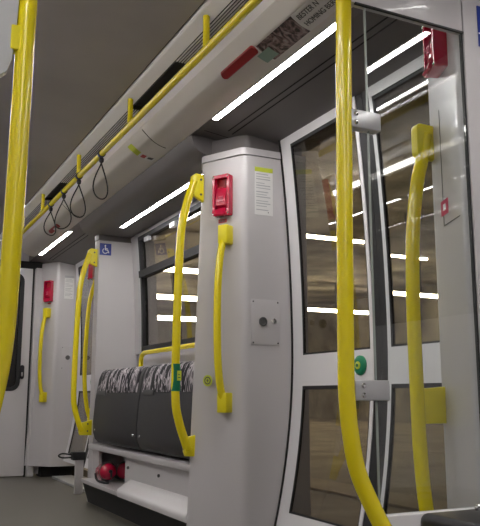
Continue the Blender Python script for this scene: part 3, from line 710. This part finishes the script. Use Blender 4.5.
# latch box by the distant door
LB = empty('door_latch', (1.52, 5.86, 0), 0, 'black latch with strap beside the distant doors near the floor', 'latch')
link('latch_body', box(BM(), -.03, .07, -.04, .04, .25, .31, .008), M['black'], LB, True)
link('latch_strap', tube(BM(), [(-.03, 0, .29), (-.10, 0, .30), (-.13, 0, .285), (-.10, 0, .27), (-.03, 0, .27)], .006, 8, smooth=4), M['black'], LB, True)
link('latch_foot', box(BM(), .0, .06, -.02, .02, 0, .25, .004), M['wall'], LB, True)
# ------------------------------------------------------------------ black glossy case by the lower right corner
C_ = empty('black_case', (1.30, 1.35, 0), 0, 'glossy black case top with silver clasp in the lower right corner', 'case')
link('case_body', box(BM(), -.145, .30, -.18, .07, .05, .470, .02, 4), M['gloss'], C_, True)
link('case_edge', box(BM(), -.13, .28, -.184, -.178, .455, .462), M['alu'], C_)
k = link('clasp', tube(BM(), [(.0, .03, .470), (.0, .03, .478), (.02, .025, .481), (.05, .01, .480), (.08, .01, .480), (.09, .01, .470)], .005, 10, smooth=4), M['chrome'], C_, True)
link('clasp_screw', lathe(BM(), [(.008, 0), (.006, .003)], (.12, -.03, .469), (0, 0, 1), 12), M['alu'], C_)
for sx in (-.10, .24): link('foot', box(BM(), sx - .02, sx + .02, -.08, .08, 0, .05), M['black'], C_)
# ------------------------------------------------------------------ station outside
struct('floor_platform', box(BM(), 2.15, 16, YN - 3, 27, -.5, -.02), M['hallfloor'], 'brown paving of the station platform outside')
struct('trim_%d' % n, box(BM(), 3.35, 3.75, YN - 3, 27, -.02, .0), M['ledge'], 'pale stripe along the platform outside'); n += 1
struct('wall_station', box(BM(), 14., 14.2, YN - 3, 27, -.4, 4), M['hallwall'], 'brown mottled side wall of the station')
struct('wall_station_end', box(BM(), 2.1, 14.2, 26, 26.2, -.4, 4), M['hallwall'], 'brown mottled end wall of the station')
struct('ceiling_station', box(BM(), 1.95, 14.2, YN - 3, 27, 3.75, 3.9), M['hallwall'], 'dark ceiling of the station hall')
def station_tube(x0, x1, y, z, w, label):
    t = empty('platform_lamp', ((x0 + x1) / 2, y, z), 0, label, 'lamp', 'tube lamps over the platform'); h = (x1 - x0) / 2
    link('tube', tube(BM(), [(-h, 0, 0), (0, 0, 0), (h, 0, 0)], w, 10), M['tube'], t)
    link('holder', box(BM(), -h * .9, h * .9, -w, w, w, w + .03), M['inkd'], t)
    link('suspension', box(BM(), -.02, .02, -.02, .02, w + .03, 3.75 - z), M['inkd'], t)
station_tube(4.2, 6.6, 9.1, 3.0, .026, 'warm tube lamp outside, highest in the left door window')
station_tube(10.3, 12.6, 17.1, 3.0, .045, 'warm tube lamp outside, lowest in the left door window')
station_tube(7.6, 8.4, 9.8, 3.0, .022, 'short tube lamp outside the right door window')
station_tube(10.5, 12.2, 13.5, 3.0, .045, 'tube lamp low outside the right door window')
station_tube(5.75, 7.1, 16.4, 3.0, .055, 'upper tube lamp outside the seat window')
station_tube(7.3, 9.1, 20.9, 3.0, .065, 'lower tube lamp outside the seat window')
station_tube(4.6, 5.6, 12.7, 3.0, .045, 'tube lamp high outside the seat window')
station_tube(4.5, 5.8, 2.5, 3.2, .03, 'unseen tube lamp added to light the hall abreast of the glass screen, outside the frame')  # added tube, never in view, lights the near part of the hall
station_tube(8, 10, 5.5, 3.2, .04, 'unseen tube lamp added to light the hall far across the platform, outside the frame')  # second unseen tube, added for light in the hall
# ------------------------------------------------------------------ world, camera
w = bpy.data.worlds.new('world'); SC.world = w; w.use_nodes = True
w.node_tree.nodes['Background'].inputs[0].default_value = (.05, .045, .04, 1); w.node_tree.nodes['Background'].inputs[1].default_value = .3
cam = bpy.data.cameras.new('camera'); co = bpy.data.objects.new('camera', cam); COL.objects.link(co); SC.camera = co
cam.sensor_fit = 'HORIZONTAL'; cam.sensor_width = 36; cam.lens = 36 * 755 / 480; cam.clip_start = .02; cam.clip_end = 100
a = (-142. - 240) / 755; c_ = (263 - 396.) / 755; nn = math.sqrt(a * a + c_ * c_ + 1)
yv = Vector((a / nn, c_ / nn, -1 / nn)); t = math.atan(c_); zv = Vector((0, math.cos(t), math.sin(t))); zv = (zv - yv * zv.dot(yv)).normalized(); xv = yv.cross(zv)
co.matrix_world = Matrix((( xv.x, xv.y, xv.z, 0), (yv.x, yv.y, yv.z, 0), (zv.x, zv.y, zv.z, .73), (0, 0, 0, 1)))
SC.view_settings.view_transform = 'Standard'; SC.view_settings.look = 'None'; SC.view_settings.gamma = 1; SC.view_settings.exposure = 2.08
